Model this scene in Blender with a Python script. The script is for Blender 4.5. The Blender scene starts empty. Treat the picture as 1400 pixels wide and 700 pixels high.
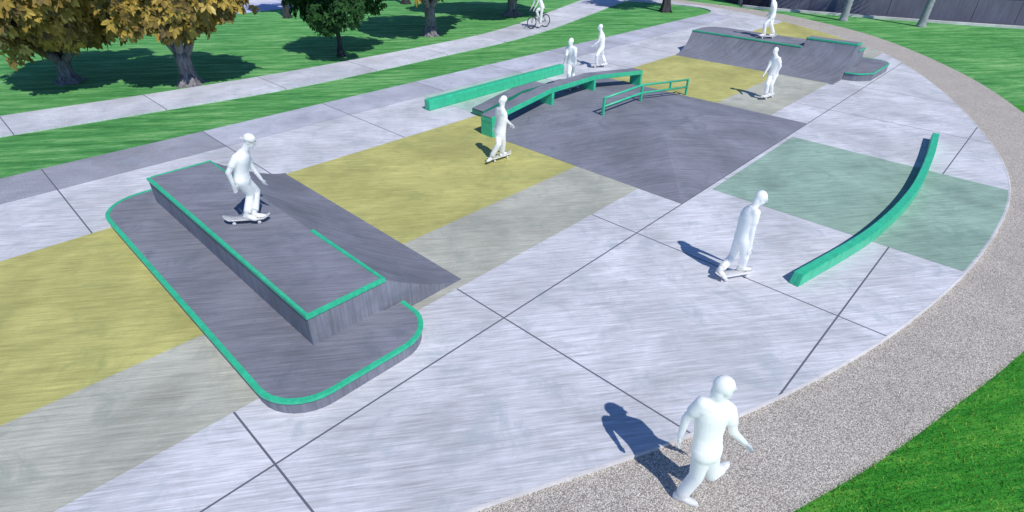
import bpy, bmesh, math, random
import numpy as np
from mathutils import Vector, Matrix, geometry

random.seed(7)
RNG = np.random.default_rng(11)
SC = bpy.context.scene
COL = SC.collection
PI = math.pi
R = math.radians

# ------------------------------------------------------------------ helpers
def tag(o, label=None, cat=None, group=None, kind=None):
    if label: o['label'] = label
    if cat: o['category'] = cat
    if group: o['group'] = group
    if kind: o['kind'] = kind
    return o

def empty(name, loc=(0, 0, 0), rz=0.0):
    o = bpy.data.objects.new(name, None)
    o.empty_display_size = 0.2
    COL.objects.link(o)
    o.location = loc
    o.rotation_euler = (0, 0, rz)
    return o

def link(name, me, mat=None, parent=None, smooth=False):
    o = bpy.data.objects.new(name, me)
    COL.objects.link(o)
    if mat is not None and not me.materials:
        me.materials.append(mat)
    if parent is not None:
        o.parent = parent
    if smooth:
        for p in me.polygons: p.use_smooth = True
    return o

def from_bm(name, bm, mat=None, parent=None, smooth=False):
    me = bpy.data.meshes.new(name)
    bmesh.ops.recalc_face_normals(bm, faces=bm.faces)
    bm.to_mesh(me); bm.free()
    return link(name, me, mat, parent, smooth)

def from_np(name, verts, faces, mat=None, parent=None, tone=None):
    """verts (n,3), faces (m,k) all the same size; tone: per-vertex grey attribute"""
    me = bpy.data.meshes.new(name)
    n, m, k = len(verts), len(faces), faces.shape[1]
    me.vertices.add(n); me.vertices.foreach_set('co', verts.astype(np.float32).ravel())
    me.loops.add(m * k); me.loops.foreach_set('vertex_index', faces.astype(np.int32).ravel())
    me.polygons.add(m)
    me.polygons.foreach_set('loop_start', np.arange(0, m * k, k, dtype=np.int32))
    me.polygons.foreach_set('loop_total', np.full(m, k, dtype=np.int32))
    if tone is not None:
        a = me.attributes.new('tone', 'FLOAT', 'POINT')
        a.data.foreach_set('value', tone.astype(np.float32))
    me.update(calc_edges=True)
    return link(name, me, mat, parent)

def box(bm, x0, x1, y0, y1, z0, z1, bevel=0.0):
    r = bmesh.ops.create_cube(bm, size=1.0)
    for v in r['verts']:
        v.co = Vector(((x0 + x1) / 2 + v.co.x * (x1 - x0), (y0 + y1) / 2 + v.co.y * (y1 - y0), (z0 + z1) / 2 + v.co.z * (z1 - z0)))
    if bevel > 0:
        es = list({e for v in r['verts'] for e in v.link_edges})
        bmesh.ops.bevel(bm, geom=es, offset=bevel, segments=2, affect='EDGES', profile=0.6)

def prism(bm, pts, z0, z1, bevel=0.0):
    """upright prism over a plan polygon; z1 may be a list of heights"""
    n = len(pts)
    zt = z1 if isinstance(z1, (list, tuple)) else [z1] * n
    b = [bm.verts.new((x, y, z0)) for x, y in pts]
    t = [bm.verts.new((x, y, z)) for (x, y), z in zip(pts, zt)]
    bm.faces.new(b[::-1]); top = bm.faces.new(t)
    for i in range(n):
        bm.faces.new((b[i], b[(i + 1) % n], t[(i + 1) % n], t[i]))
    if bevel > 0:
        bmesh.ops.bevel(bm, geom=list(top.edges), offset=bevel, segments=2, affect='EDGES', profile=0.6)

def sheet(name, pts, z, mat, kind='structure'):
    bm = bmesh.new()
    f = bm.faces.new([bm.verts.new((x, y, z)) for x, y in pts])
    bmesh.ops.triangulate(bm, faces=[f])
    for f in bm.faces:
        if f.normal.z < 0: f.normal_flip()
    me = bpy.data.meshes.new(name); bm.to_mesh(me); bm.free()
    o = link(name, me, mat)
    o['kind'] = kind
    return o

def profile_solid(bm, prof, y0, y1):
    """closed profile in (x,z) extruded along y"""
    a = [bm.verts.new((x, y0, z)) for x, z in prof]
    b = [bm.verts.new((x, y1, z)) for x, z in prof]
    bm.faces.new(a); bm.faces.new(b[::-1])
    n = len(prof)
    for i in range(n):
        bm.faces.new((a[i], b[i], b[(i + 1) % n], a[(i + 1) % n]))

def ring_frame(d):
    d = d.normalized()
    u = d.cross(Vector((0, 0, 1)))
    if u.length < 1e-3: u = Vector((1, 0, 0))
    u.normalize()
    return u, d.cross(u).normalized()

def tube(bm, pts, rad, seg=10, cap=True):
    pts = [Vector(p) for p in pts]
    rad = rad if isinstance(rad, (list, tuple)) else [rad] * len(pts)
    rings = []; u = None
    for i, p in enumerate(pts):
        d = (pts[min(i + 1, len(pts) - 1)] - pts[max(i - 1, 0)]).normalized()
        if u is None: u, w = ring_frame(d)
        else:
            u = (u - d * u.dot(d)).normalized(); w = d.cross(u)
        rings.append([bm.verts.new(p + (u * math.cos(2 * PI * k / seg) + w * math.sin(2 * PI * k / seg)) * rad[i]) for k in range(seg)])
    for a, b in zip(rings, rings[1:]):
        for k in range(seg):
            bm.faces.new((a[k], a[(k + 1) % seg], b[(k + 1) % seg], b[k]))
    if cap:
        bm.faces.new(rings[0][::-1]); bm.faces.new(rings[-1])

def bar(bm, pts, half_w, half_h):
    """rectangular bar along a polyline lying in a vertical plane or in plan"""
    pts = [Vector(p) for p in pts]; rings = []
    for i, p in enumerate(pts):
        d0 = (p - pts[i - 1]).normalized() if i else None
        d1 = (pts[i + 1] - p).normalized() if i < len(pts) - 1 else None
        d = (d0 or d1) if (d0 is None or d1 is None) else (d0 + d1).normalized()
        ref = d1 or d0
        u, w = ring_frame(d)
        if abs(d.z) > .98: u, w = Vector((1, 0, 0)), Vector((0, 1, 0))
        k = 1 / max(.5, abs(d.dot(ref)))
        rings.append([bm.verts.new(p + u * a * half_w + w * b * half_h * k) for a, b in ((-1, -1), (1, -1), (1, 1), (-1, 1))])
    for a, b in zip(rings, rings[1:]):
        for k in range(4): bm.faces.new((a[k], a[(k + 1) % 4], b[(k + 1) % 4], b[k]))
    bm.faces.new(rings[0][::-1]); bm.faces.new(rings[-1])

def spline(pts, n=8):
    """Catmull-Rom through plan points"""
    P = [np.array(p, float) for p in pts]
    P = [2 * P[0] - P[1]] + P + [2 * P[-1] - P[-2]]
    out = []
    for i in range(1, len(P) - 2):
        for k in range(n):
            t = k / n
            out.append(tuple(.5 * ((2 * P[i]) + (-P[i - 1] + P[i + 1]) * t + (2 * P[i - 1] - 5 * P[i] + 4 * P[i + 1] - P[i + 2]) * t * t + (-P[i - 1] + 3 * P[i] - 3 * P[i + 1] + P[i + 2]) * t ** 3)))
    out.append(tuple(P[-2]))
    return out

def srgb(r, g, b):
    f = lambda c: (c / 255 / 12.92) if c / 255 <= .04045 else ((c / 255 + .055) / 1.055) ** 2.4
    return (f(r), f(g), f(b), 1.0)

# ------------------------------------------------------------------ materials
class N:
    def __init__(s, name):
        s.m = bpy.data.materials.new(name); s.m.use_nodes = True
        s.t = s.m.node_tree; s.b = s.t.nodes['Principled BSDF']
        s.co = s.t.nodes.new('ShaderNodeTexCoord').outputs['Object']
    def new(s, typ, **kw):
        n = s.t.nodes.new(typ)
        for k, v in kw.items(): setattr(n, k, v)
        return n
    def link(s, a, b): s.t.links.new(a, b)
    def mapping(s, v, rot=0.0, scale=(1, 1, 1)):
        n = s.new('ShaderNodeMapping'); n.inputs['Rotation'].default_value = (0, 0, rot); n.inputs['Scale'].default_value = scale
        s.link(v, n.inputs['Vector']); return n.outputs[0]
    def noise(s, v, scale, detail=4, rough=.6, dist=0.0):
        n = s.new('ShaderNodeTexNoise'); n.inputs['Scale'].default_value = scale; n.inputs['Detail'].default_value = detail
        n.inputs['Roughness'].default_value = rough; n.inputs['Distortion'].default_value = dist
        s.link(v, n.inputs['Vector']); return n.outputs['Fac']
    def rng(s, f, a, b, c, d):
        n = s.new('ShaderNodeMapRange'); s.link(f, n.inputs[0])
        for i, x in enumerate((a, b, c, d)): n.inputs[i + 1].default_value = x
        return n.outputs[0]
    def math(s, op, a, b=None, clamp=False):
        n = s.new('ShaderNodeMath', operation=op); n.use_clamp = clamp
        for i, x in enumerate((a, b)):
            if x is None: continue
            if isinstance(x, (int, float)): n.inputs[i].default_value = x
            else: s.link(x, n.inputs[i])
        return n.outputs[0]
    def mix(s, f, a, b, mode='MIX'):
        n = s.new('ShaderNodeMix', data_type='RGBA', blend_type=mode)
        if isinstance(f, (int, float)): n.inputs[0].default_value = f
        else: s.link(f, n.inputs[0])
        for x, i in ((a, 6), (b, 7)):
            if isinstance(x, tuple): n.inputs[i].default_value = x
            else: s.link(x, n.inputs[i])
        return n.outputs[2]
    def scale_col(s, col, f):
        n = s.new('ShaderNodeVectorMath', operation='SCALE')
        if isinstance(col, tuple): n.inputs[0].default_value = col[:3]
        else: s.link(col, n.inputs[0])
        s.link(f, n.inputs['Scale']); return n.outputs[0]
    def bump(s, h, strength, dist=.01):
        n = s.new('ShaderNodeBump'); n.inputs['Strength'].default_value = strength; n.inputs['Distance'].default_value = dist
        s.link(h, n.inputs['Height']); s.link(n.outputs[0], s.b.inputs['Normal'])
    def done(s, col, rough=.85, spec=.25):
        if isinstance(col, tuple): s.b.inputs['Base Color'].default_value = col
        else: s.link(col, s.b.inputs['Base Color'])
        s.b.inputs['Roughness'].default_value = rough
        s.b.inputs['Specular IOR Level'].default_value = spec
        return s.m

BROOM = R(37)          # broom-finish direction of all the concrete

def concrete(name, col, amp=.30, joints='', speck=.16, stain=(.80, .90, .92), tonevar=0.0, grit=0.0, older=0.0):
    n = N(name)
    r = n.mapping(n.co, BROOM)
    st1 = n.noise(n.mapping(r, 0, (.7, 11, .8)), 1.0, 6, .62)
    st2 = n.noise(n.mapping(r, R(3), (2.2, 58, 1.6)), 1.0, 3, .6)
    blo = n.noise(n.co, .55, 5, .62, .4)
    fine = n.noise(n.co, 110, 3, .8)
    st3 = n.noise(n.mapping(r, R(-4), (1.3, 27, 1.0)), 1.0, 4, .65)
    f = n.math('ADD', n.rng(st1, .28, .72, 1 - amp * .62, 1 + amp * .55), n.math('ADD', n.rng(st2, .25, .75, -amp * .75, amp * .75), n.rng(st3, .3, .7, -amp * .9, amp * .75)))
    f = n.math('MULTIPLY', f, n.rng(blo, .32, .68, .77, 1.15))
    f = n.math('MULTIPLY', f, n.rng(fine, .25, .75, 1 - speck, 1 + speck))
    if grit > 0:
        g = n.noise(n.co, 26, 4, .8)
        f = n.math('MULTIPLY', f, n.rng(g, .3, .7, 1 - grit, 1 + grit))
    sep = n.new('ShaderNodeSeparateXYZ'); n.link(n.co, sep.inputs[0])
    if tonevar > 0:
        fl = n.math('FLOOR', n.math('DIVIDE', sep.outputs[0], 4.0))
        wn = n.new('ShaderNodeTexWhiteNoise', noise_dimensions='1D'); n.link(fl, wn.inputs['W'])
        f = n.math('MULTIPLY', f, n.rng(wn.outputs['Value'], 0, 1, 1 - tonevar, 1.04))
        f = n.math('MULTIPLY', f, n.math('SUBTRACT', 1.0, n.math('MULTIPLY', n.math('LESS_THAN', sep.outputs[0], 0.0), older)))   # older pours
    c = n.scale_col(col, f)
    # damp / tyre stains with a shape of their own
    sp = n.noise(n.co, 1.7, 6, .7, .6)
    c = n.mix(n.rng(sp, .52, .70, 0, .7), c, (col[0] * .62, col[1] * .70, col[2] * .72, 1))
    if joints:
        mask = None
        if 'x' in joints:
            mask = n.math('LESS_THAN', n.math('PINGPONG', sep.outputs[0], 2.0), .014)
        if 'y' in joints:
            my = n.math('MULTIPLY', n.math('LESS_THAN', n.math('PINGPONG', sep.outputs[1], 2.0), .014), n.math('LESS_THAN', sep.outputs[1], 2.0))
            mask = n.math('MAXIMUM', mask, my)
        if 'b' in joints:
            mb = n.math('LESS_THAN', n.math('ABSOLUTE', n.math('SUBTRACT', sep.outputs[1], 11.0)), .014)
            mask = n.math('MAXIMUM', mask, mb)
        c = n.mix(mask, c, (.13, .135, .17, 1))
        h = n.math('SUBTRACT', n.math('ADD', n.math('MULTIPLY', st2, .35), n.math('MULTIPLY', fine, .3)), n.math('MULTIPLY', mask, 3.0))
    else:
        h = n.math('ADD', n.math('MULTIPLY', st2, .35), n.math('MULTIPLY', fine, .3))
    n.bump(h, .35, .006)
    return n.done(c, .9, .2)

def grass_mat(name, c_dark, c_mid, c_light, fleck=(.30, .33, .05, 1), flecks=.55):
    n = N(name)
    r = n.mapping(n.co, BROOM)
    a = n.noise(n.mapping(r, R(-4), (.35, 2.6, 2)), 1.0, 7, .68)
    b = n.noise(n.mapping(r, R(5), (2.5, 16, 8)), 1.0, 4, .7)
    c = n.noise(n.co, 42, 4, .8)
    d = n.noise(n.co, .22, 4, .6)
    f = n.math('ADD', n.math('MULTIPLY', a, .5), n.math('ADD', n.math('MULTIPLY', b, .35), n.math('MULTIPLY', d, .15)))
    cr = n.new('ShaderNodeValToRGB'); e = cr.color_ramp.elements
    e[0].position = .37; e[0].color = c_dark; e[1].position = .62; e[1].color = c_light
    m = cr.color_ramp.elements.new(.5); m.color = c_mid
    n.link(f, cr.inputs[0])
    col = n.scale_col(cr.outputs[0], n.rng(c, .25, .75, .62, 1.38))
    col = n.mix(n.rng(n.noise(n.mapping(r, 0, (14, 38, 20)), 1.0, 2, .6), .66, .74, 0, flecks), col, fleck)
    n.bump(n.math('ADD', n.math('MULTIPLY', c, .7), b), .9, .05)
    return n.done(col, .85, .15)

def steel(name, col):
    n = N(name)
    s = n.noise(n.mapping(n.co, 0, (22, 22, 2.5)), 1.0, 5, .65)
    v = n.noise(n.co, 7, 5, .65)
    c = n.scale_col(col, n.math('MULTIPLY', n.rng(s, .3, .7, .86, 1.12), n.rng(v, .3, .7, .85, 1.15)))
    # grind scuffs
    g = n.noise(n.mapping(n.co, 0, (2, 2, 9)), 3.0, 6, .75)
    c = n.mix(n.rng(g, .66, .8, 0, .25), c, (.03, .16, .11, 1))
    n.bump(v, .12, .004)
    return n.done(c, .38, .5)

def plain(name, col, rough=.6, var=.12, scale=14, spec=.3):
    n = N(name)
    v = n.noise(n.co, scale, 4, .6)
    return n.done(n.scale_col(col, n.rng(v, .3, .7, 1 - var, 1 + var)), rough, spec)

def leaf_mat(name, stops, transl=.3):
    n = N(name)
    at = n.new('ShaderNodeAttribute', attribute_name='tone')
    cr = n.new('ShaderNodeValToRGB'); e = cr.color_ramp.elements
    e[0].position, e[0].color = stops[0]; e[1].position, e[1].color = stops[-1]
    for p, c in stops[1:-1]:
        x = e.new(p); x.color = c
    n.link(at.outputs['Fac'], cr.inputs[0])
    v = n.noise(n.co, 9, 3, .6)
    col = n.scale_col(cr.outputs[0], n.rng(v, .3, .7, .8, 1.2))
    n.done(col, .6, .25)
    tr = n.new('ShaderNodeBsdfTranslucent'); n.link(col, tr.inputs[0])
    mx = n.new('ShaderNodeMixShader'); mx.inputs[0].default_value = transl
    n.link(n.b.outputs[0], mx.inputs[1]); n.link(tr.outputs[0], mx.inputs[2])
    n.link(mx.outputs[0], n.t.nodes['Material Output'].inputs[0])
    return n.m

def gravel_mat():
    n = N('exposed_aggregate')
    vo = n.new('ShaderNodeTexVoronoi'); vo.inputs['Scale'].default_value = 80; n.link(n.co, vo.inputs['Vector'])
    sep = n.new('ShaderNodeSeparateColor'); n.link(vo.outputs['Color'], sep.inputs[0])
    cr = n.new('ShaderNodeValToRGB'); e = cr.color_ramp.elements
    e[0].position = 0; e[0].color = (.30, .26, .23, 1); e[1].position = 1; e[1].color = (.90, .83, .76, 1)
    for p, c in ((.3, (.455, .41, .36, 1)), (.6, (.61, .56, .495, 1)), (.85, (.72, .665, .595, 1))):
        x = e.new(p); x.color = c
    n.link(sep.outputs[0], cr.inputs[0])
    g = n.noise(n.co, 95, 3, .8)
    big = n.noise(n.co, .9, 4, .6)
    col = n.scale_col(cr.outputs[0], n.math('MULTIPLY', n.rng(g, .25, .75, .75, 1.25), n.rng(big, .3, .7, .92, 1.08)))
    col = n.mix(n.rng(vo.outputs['Distance'], .5, .75, 0, .7), col, (.16, .14, .13, 1))
    n.bump(n.math('SUBTRACT', 1.0, vo.outputs['Distance']), .8, .012)
    return n.done(col, .9, .2)

M = {}
M['white_concrete'] = concrete('white_concrete', (.585, .59, .635), .24, 'xy')
M['walk_concrete'] = concrete('walk_concrete', (.50, .51, .59), .12, 'xb', speck=.22, tonevar=.14, grit=.30, older=.30)
M['path_concrete'] = concrete('path_concrete', (.60, .61, .67), .15, 'x', speck=.2, tonevar=.10, grit=.2)
M['yellow_concrete'] = concrete('yellow_concrete', (.475, .455, .165), .21)
M['beige_concrete'] = concrete('beige_concrete', (.445, .445, .385), .21)
M['seafoam_concrete'] = concrete('seafoam_concrete', (.285, .415, .345), .24)
M['mint_concrete'] = concrete('mint_concrete', (.42, .56, .50), .16)
M['purple_concrete'] = concrete('purple_concrete', (.215, .222, .268), .21)
M['edge_concrete'] = concrete('edge_concrete', (.66, .64, .64), .08)
M['gravel'] = gravel_mat()
M['grass'] = grass_mat('grass', (.020, .19, .018, 1), (.06, .34, .035, 1), (.20, .50, .07, 1))
M['lawn'] = grass_mat('lawn', (.032, .17, .040, 1), (.105, .37, .10, 1), (.33, .62, .24, 1), flecks=.2)
M['green_steel'] = steel('green_steel', (.040, .49, .275))
M['dark_green_steel'] = steel('dark_green_steel', (.010, .20, .125))
M['white_cloth'] = plain('white_cloth', (.97, .935, .875), .95, .01, 30, .05)
_b = M['white_cloth'].node_tree.nodes['Principled BSDF']; _b.inputs['Subsurface Weight'].default_value = 1.0; _b.inputs['Subsurface Radius'].default_value = (1, 1, 1); _b.inputs['Subsurface Scale'].default_value = .25
M['rubber'] = plain('rubber', (.018, .02, .035), .7)
M['bike_paint'] = plain('bike_paint', (.02, .022, .05), .35)
M['metal'] = plain('metal', (.42, .43, .46), .3, .1, 20, .6)
M['shade_slate'] = plain('shade_slate', (.07, .075, .11), .9, .3, 30)  # dark slate tone standing in for the shade at the wall's foot
M['road_concrete'] = concrete('road_concrete', (.50, .52, .68), .1)
M['pole_concrete'] = plain('palm_bark', (.30, .31, .33), .9, .3, 8)
def bark(name, a, b):
    n = N(name)
    v = n.noise(n.mapping(n.co, 0, (9, 9, 1.6)), 1.6, 7, .7, .5)
    n.bump(v, .8, .04)
    return n.done(n.mix(n.rng(v, .32, .68, 0, 1), a, b), .95, .1)
M['bark'] = bark('bark', (.075, .07, .08, 1), (.34, .32, .33, 1))
M['dark_bark'] = bark('dark_bark', (.025, .025, .03, 1), (.09, .085, .09, 1))
M['maple_leaf'] = leaf_mat('maple_leaf', [(0, (.07, .055, .04, 1)), (.25, (.19, .135, .045, 1)), (.5, (.31, .22, .045, 1)), (.8, (.48, .345, .075, 1)), (1, (.64, .51, .18, 1))], .2)
M['green_leaf'] = leaf_mat('green_leaf', [(0, (.010, .030, .012, 1)), (.5, (.018, .075, .018, 1)), (1, (.06, .16, .035, 1))], .2)
M['palm_leaf'] = leaf_mat('palm_leaf', [(0, (.02, .06, .02, 1)), (1, (.07, .16, .05, 1))], .2)
def wall_mat():
    n = N('wall_cladding')
    r = n.noise(n.mapping(n.co, 0, (5, 5, .7)), 1.2, 6, .65)
    b = n.noise(n.co, .6, 4, .6)
    g = n.noise(n.co, 60, 2, .7)
    f = n.math('MULTIPLY', n.math('MULTIPLY', n.rng(r, .3, .7, .82, 1.16), n.rng(b, .3, .7, .86, 1.12)), n.rng(g, .3, .7, .9, 1.1))
    return n.done(n.scale_col((.135, .14, .185, 1), f), .7, .3)
M['wall'] = wall_mat()
M['joint_dark'] = plain('joint_dark', (.03, .03, .045), .9)
SKY_STRENGTH = 0.15
SUN_STRENGTH = 4.0
EXPOSURE = 0.0
PEOPLE = {
'P1': ((-1.997, 4.795, 0.8), {'head': (0.468, 0.1, 1.579), 'face': (0.594, 0.1, 1.528), 'neck': (0.328, 0.1, 1.419), 'shR': (0.237, 0.25, 1.332), 'elR': (0.083, 0.34, 1.099), 'haR': (0.088, 0.3, 0.847), 'shL': (0.237, -0.07, 1.283), 'elL': (0.3, -0.1, 1.008), 'haL': (0.405, -0.1, 0.781), 'hipR': (0.179, 0.19, 0.881), 'hipL': (0.152, 0.01, 0.813), 'knR': (0.181, -0.02, 0.523), 'knL': (0.195, -0.22, 0.487), 'anR': (0.108, 0.151, 0.19), 'anL': (0.219, 0.091, 0.19), 'toR': (0.363, 0.249, 0.14), 'toL': (0.445, 0.077, 0.14), 'b0': (-0.328, 0.192, 0.1), 'b1': (0.484, 0.059, 0.1)}),
'P2': ((3.863, -2.214, 0.0), {'head': (0.108, 0.0, 1.638), 'face': (0.215, 0.02, 1.58), 'neck': (0.008, 0.0, 1.483), 'shR': (0.014, 0.15, 1.434), 'elR': (0.03, 0.16, 1.096), 'haR': (0.065, 0.17, 0.776), 'shL': (-0.008, -0.16, 1.314), 'elL': (0.125, -0.18, 0.949), 'haL': (0.189, -0.2, 0.599), 'hipR': (-0.026, 0.09, 0.847), 'hipL': (-0.033, -0.09, 0.755), 'knR': (0.057, 0.09, 0.495), 'knL': (-0.022, -0.2, 0.342), 'anR': (0.137, -0.087, 0.19), 'anL': (-0.292, 0.02, 0.19), 'toR': (0.286, -0.091, 0.14), 'toL': (-0.277, 0.09, 0.14), 'b0': (-0.381, 0.105, 0.1), 'b1': (0.369, -0.103, 0.1)}),
'P3': ((4.83, 4.919, 0.0), {'head': (0.091, 0.12, 1.629), 'face': (-0.02, 0.17, 1.615), 'neck': (0.062, 0.12, 1.449), 'shR': (-0.044, -0.02, 1.347), 'elR': (-0.055, -0.02, 1.094), 'haR': (-0.114, -0.03, 0.872), 'shL': (0.093, 0.26, 1.418), 'elL': (0.139, 0.22, 1.195), 'haL': (0.291, 0.17, 1.035), 'hipR': (-0.036, 0.05, 0.741), 'hipL': (0.063, 0.19, 0.793), 'knR': (-0.011, 0.37, 0.559), 'knL': (0.101, 0.11, 0.482), 'anR': (-0.207, 0.318, 0.19), 'anL': (0.07, 0.025, 0.19), 'toR': (-0.264, 0.399, 0.14), 'toL': (0.178, -0.131, 0.14), 'b0': (-0.287, 0.303, 0.1), 'b1': (0.278, -0.181, 0.1)}),
'P5': ((15.056, 9.073, 0.0), {'head': (-0.097, -0.0, 1.621), 'face': (-0.21, 0.0, 1.592), 'neck': (-0.045, 0.0, 1.451), 'shR': (-0.046, 0.15, 1.406), 'elR': (-0.145, 0.19, 1.111), 'haR': (-0.359, 0.2, 0.937), 'shL': (0.016, -0.15, 1.352), 'elL': (-0.052, -0.23, 1.045), 'haL': (-0.23, -0.3, 0.881), 'hipR': (0.007, 0.07, 0.811), 'hipL': (0.029, -0.07, 0.783), 'knR': (-0.176, 0.23, 0.563), 'knL': (0.138, -0.29, 0.453), 'anR': (-0.148, 0.037, 0.19), 'anL': (0.255, -0.047, 0.19), 'toR': (-0.346, 0.027, 0.14), 'toL': (0.08, 0.008, 0.14), 'b0': (-0.377, 0.053, 0.1), 'b1': (0.362, -0.177, 0.1)}),
'P6': ((10.483, 6.98, 0.43), {'head': (-0.135, 0.2, 1.571), 'face': (-0.215, 0.28, 1.552), 'neck': (-0.125, 0.2, 1.42), 'shR': (-0.174, 0.1, 1.351), 'elR': (-0.268, 0.32, 1.172), 'haR': (-0.312, 0.25, 0.977), 'shL': (-0.022, 0.3, 1.394), 'elL': (0.029, 0.43, 1.176), 'haL': (0.029, 0.36, 0.934), 'hipR': (-0.123, 0.17, 0.864), 'hipL': (-0.005, 0.23, 0.88), 'knR': (-0.155, 0.45, 0.591), 'knL': (0.013, 0.02, 0.535), 'anR': (-0.123, 0.377, 0.19), 'anL': (0.077, 0.135, 0.19), 'toR': (-0.196, 0.381, 0.14), 'toL': (0.003, 0.14, 0.14), 'b0': (-0.196, 0.418, 0.1), 'b1': (0.214, -0.017, 0.1)}),
'P4': ((15.877, 2.161, 0.0), {'head': (-0.118, 0.1, 1.638), 'face': (-0.219, 0.16, 1.613), 'neck': (-0.061, 0.1, 1.491), 'shR': (-0.103, -0.03, 1.363), 'elR': (-0.225, 0.11, 1.118), 'haR': (-0.353, 0.2, 0.873), 'shL': (0.01, 0.23, 1.41), 'elL': (0.119, 0.25, 1.167), 'haL': (0.048, 0.25, 0.902), 'hipR': (-0.055, 0.06, 0.79), 'hipL': (0.048, 0.14, 0.824), 'knR': (-0.222, 0.37, 0.561), 'knL': (-0.001, 0.18, 0.499), 'anR': (-0.177, 0.297, 0.19), 'anL': (0.149, 0.005, 0.19), 'toR': (-0.363, 0.404, 0.14), 'toL': (-0.028, 0.116, 0.14), 'b0': (-0.383, 0.448, 0.1), 'b1': (0.34, -0.178, 0.1)}),
'P8': ((21.792, 4.824, 0.94), {'head': (-0.205, 0.0, 1.732), 'face': (-0.329, 0.02, 1.69), 'neck': (-0.073, -0.0, 1.53), 'shR': (-0.143, 0.15, 1.447), 'elR': (-0.023, 0.18, 1.189), 'haR': (-0.098, 0.2, 0.954), 'shL': (0.052, -0.15, 1.409), 'elL': (0.069, -0.25, 1.127), 'haL': (-0.068, -0.2, 0.953), 'hipR': (-0.025, 0.07, 0.875), 'hipL': (0.068, -0.07, 0.854), 'knR': (-0.278, 0.17, 0.572), 'knL': (0.019, 0.13, 0.553), 'anR': (-0.195, 0.081, 0.19), 'anL': (0.241, 0.056, 0.19), 'toR': (-0.408, 0.157, 0.14), 'toL': (0.044, 0.132, 0.14), 'b0': (-0.445, 0.194, 0.1), 'b1': (0.274, 0.236, 0.1)}),
'P7': ((20.023, 16.954, 0.0), {'head': (-0.27, 0.0, 1.976), 'face': (-0.391, 0.05, 1.926), 'neck': (-0.184, -0.0, 1.794), 'shR': (-0.156, -0.1, 1.672), 'elR': (-0.305, -0.11, 1.26), 'haR': (-0.429, -0.1, 1.016), 'shL': (0.035, 0.15, 1.705), 'elL': (-0.094, 0.18, 1.339), 'haL': (-0.248, 0.2, 1.042), 'hipR': (0.169, -0.07, 1.102), 'hipL': (0.181, 0.09, 1.124), 'knR': (-0.126, 0.1, 0.916), 'knL': (0.146, 0.09, 0.747), 'anR': (0.004, -0.06, 0.532), 'anL': (0.1, 0.08, 0.248), 'toR': (-0.158, -0.06, 0.453), 'toL': (-0.071, 0.1, 0.141), 'w0': (-0.392, 0.251, 0.34), 'w1': (0.409, -0.391, 0.34)}),
'FG': ((-0.93, -3.809, -0.05), {'head': (0.182, -0.1, 1.728), 'face': (0.276, -0.11, 1.656), 'neck': (0.135, -0.08, 1.569), 'shL': (-0.032, -0.05, 1.566), 'elL': (-0.147, -0.07, 1.312), 'haL': (-0.175, -0.04, 1.072), 'shR': (0.308, -0.11, 1.408), 'elR': (0.371, -0.02, 1.163), 'haR': (0.542, -0.03, 0.978), 'hipL': (0.077, 0.03, 0.926), 'hipR': (0.188, -0.02, 0.84), 'knL': (0.088, 0.03, 0.49), 'anL': (-0.003, -0.015, 0.09), 'toL': (0.125, 0.041, 0.05), 'knR': (0.284, -0.04, 0.436), 'anR': (0.514, -0.281, 0.22), 'toR': (0.611, -0.365, 0.22)}),
}

# ------------------------------------------------------------------ light, sky, camera
SUN_AZ = (-.26, -.965); SUN_EL = R(50)
w = bpy.data.worlds.new('World'); SC.world = w; w.use_nodes = True
sk = w.node_tree.nodes.new('ShaderNodeTexSky'); sk.sky_type = 'NISHITA'; sk.sun_disc = False
sk.sun_elevation = SUN_EL; sk.sun_rotation = math.atan2(SUN_AZ[0], SUN_AZ[1])
sk.air_density = .7; sk.dust_density = 0.0; sk.ozone_density = 10.0
bg = w.node_tree.nodes['Background']; bg.inputs[1].default_value = SKY_STRENGTH
w.node_tree.links.new(sk.outputs[0], bg.inputs[0])
sl = bpy.data.lights.new('sun', 'SUN'); sl.energy = SUN_STRENGTH; sl.angle = R(.5); sl.color = (1.0, .965, .90)
so = bpy.data.objects.new('sun', sl); COL.objects.link(so)
sd = Vector((SUN_AZ[0] * math.cos(SUN_EL), SUN_AZ[1] * math.cos(SUN_EL), math.sin(SUN_EL)))
so.rotation_euler = (-sd).to_track_quat('-Z', 'Y').to_euler(); so.location = (-20, -60, 80)
SC.view_settings.view_transform = 'Standard'; SC.view_settings.look = 'None'; SC.view_settings.gamma = 1.0
SC.view_settings.exposure = EXPOSURE
cd = bpy.data.cameras.new('camera'); cam = bpy.data.objects.new('camera', cd); COL.objects.link(cam)
RT = Vector((.6923795, -.7214720, .0094199)); UP = Vector((.3801633, .3758677, .8451032)); FW = Vector((.6132589, .5815510, -.5345203))
mw = Matrix((RT, UP, -FW)).transposed().to_4x4(); mw.translation = (-5.166, -5.0683, 5.8)
cam.matrix_world = mw; cd.sensor_width = 36; cd.lens = 754.1 / 1400 * 36; cd.clip_start = .05; cd.clip_end = 3000
SC.camera = cam
E1 = Vector((.69241, -.72150, 0)); E2 = Vector((-.72562, -.68810, 0)); EZ = Vector((0, 0, 1))

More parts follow.
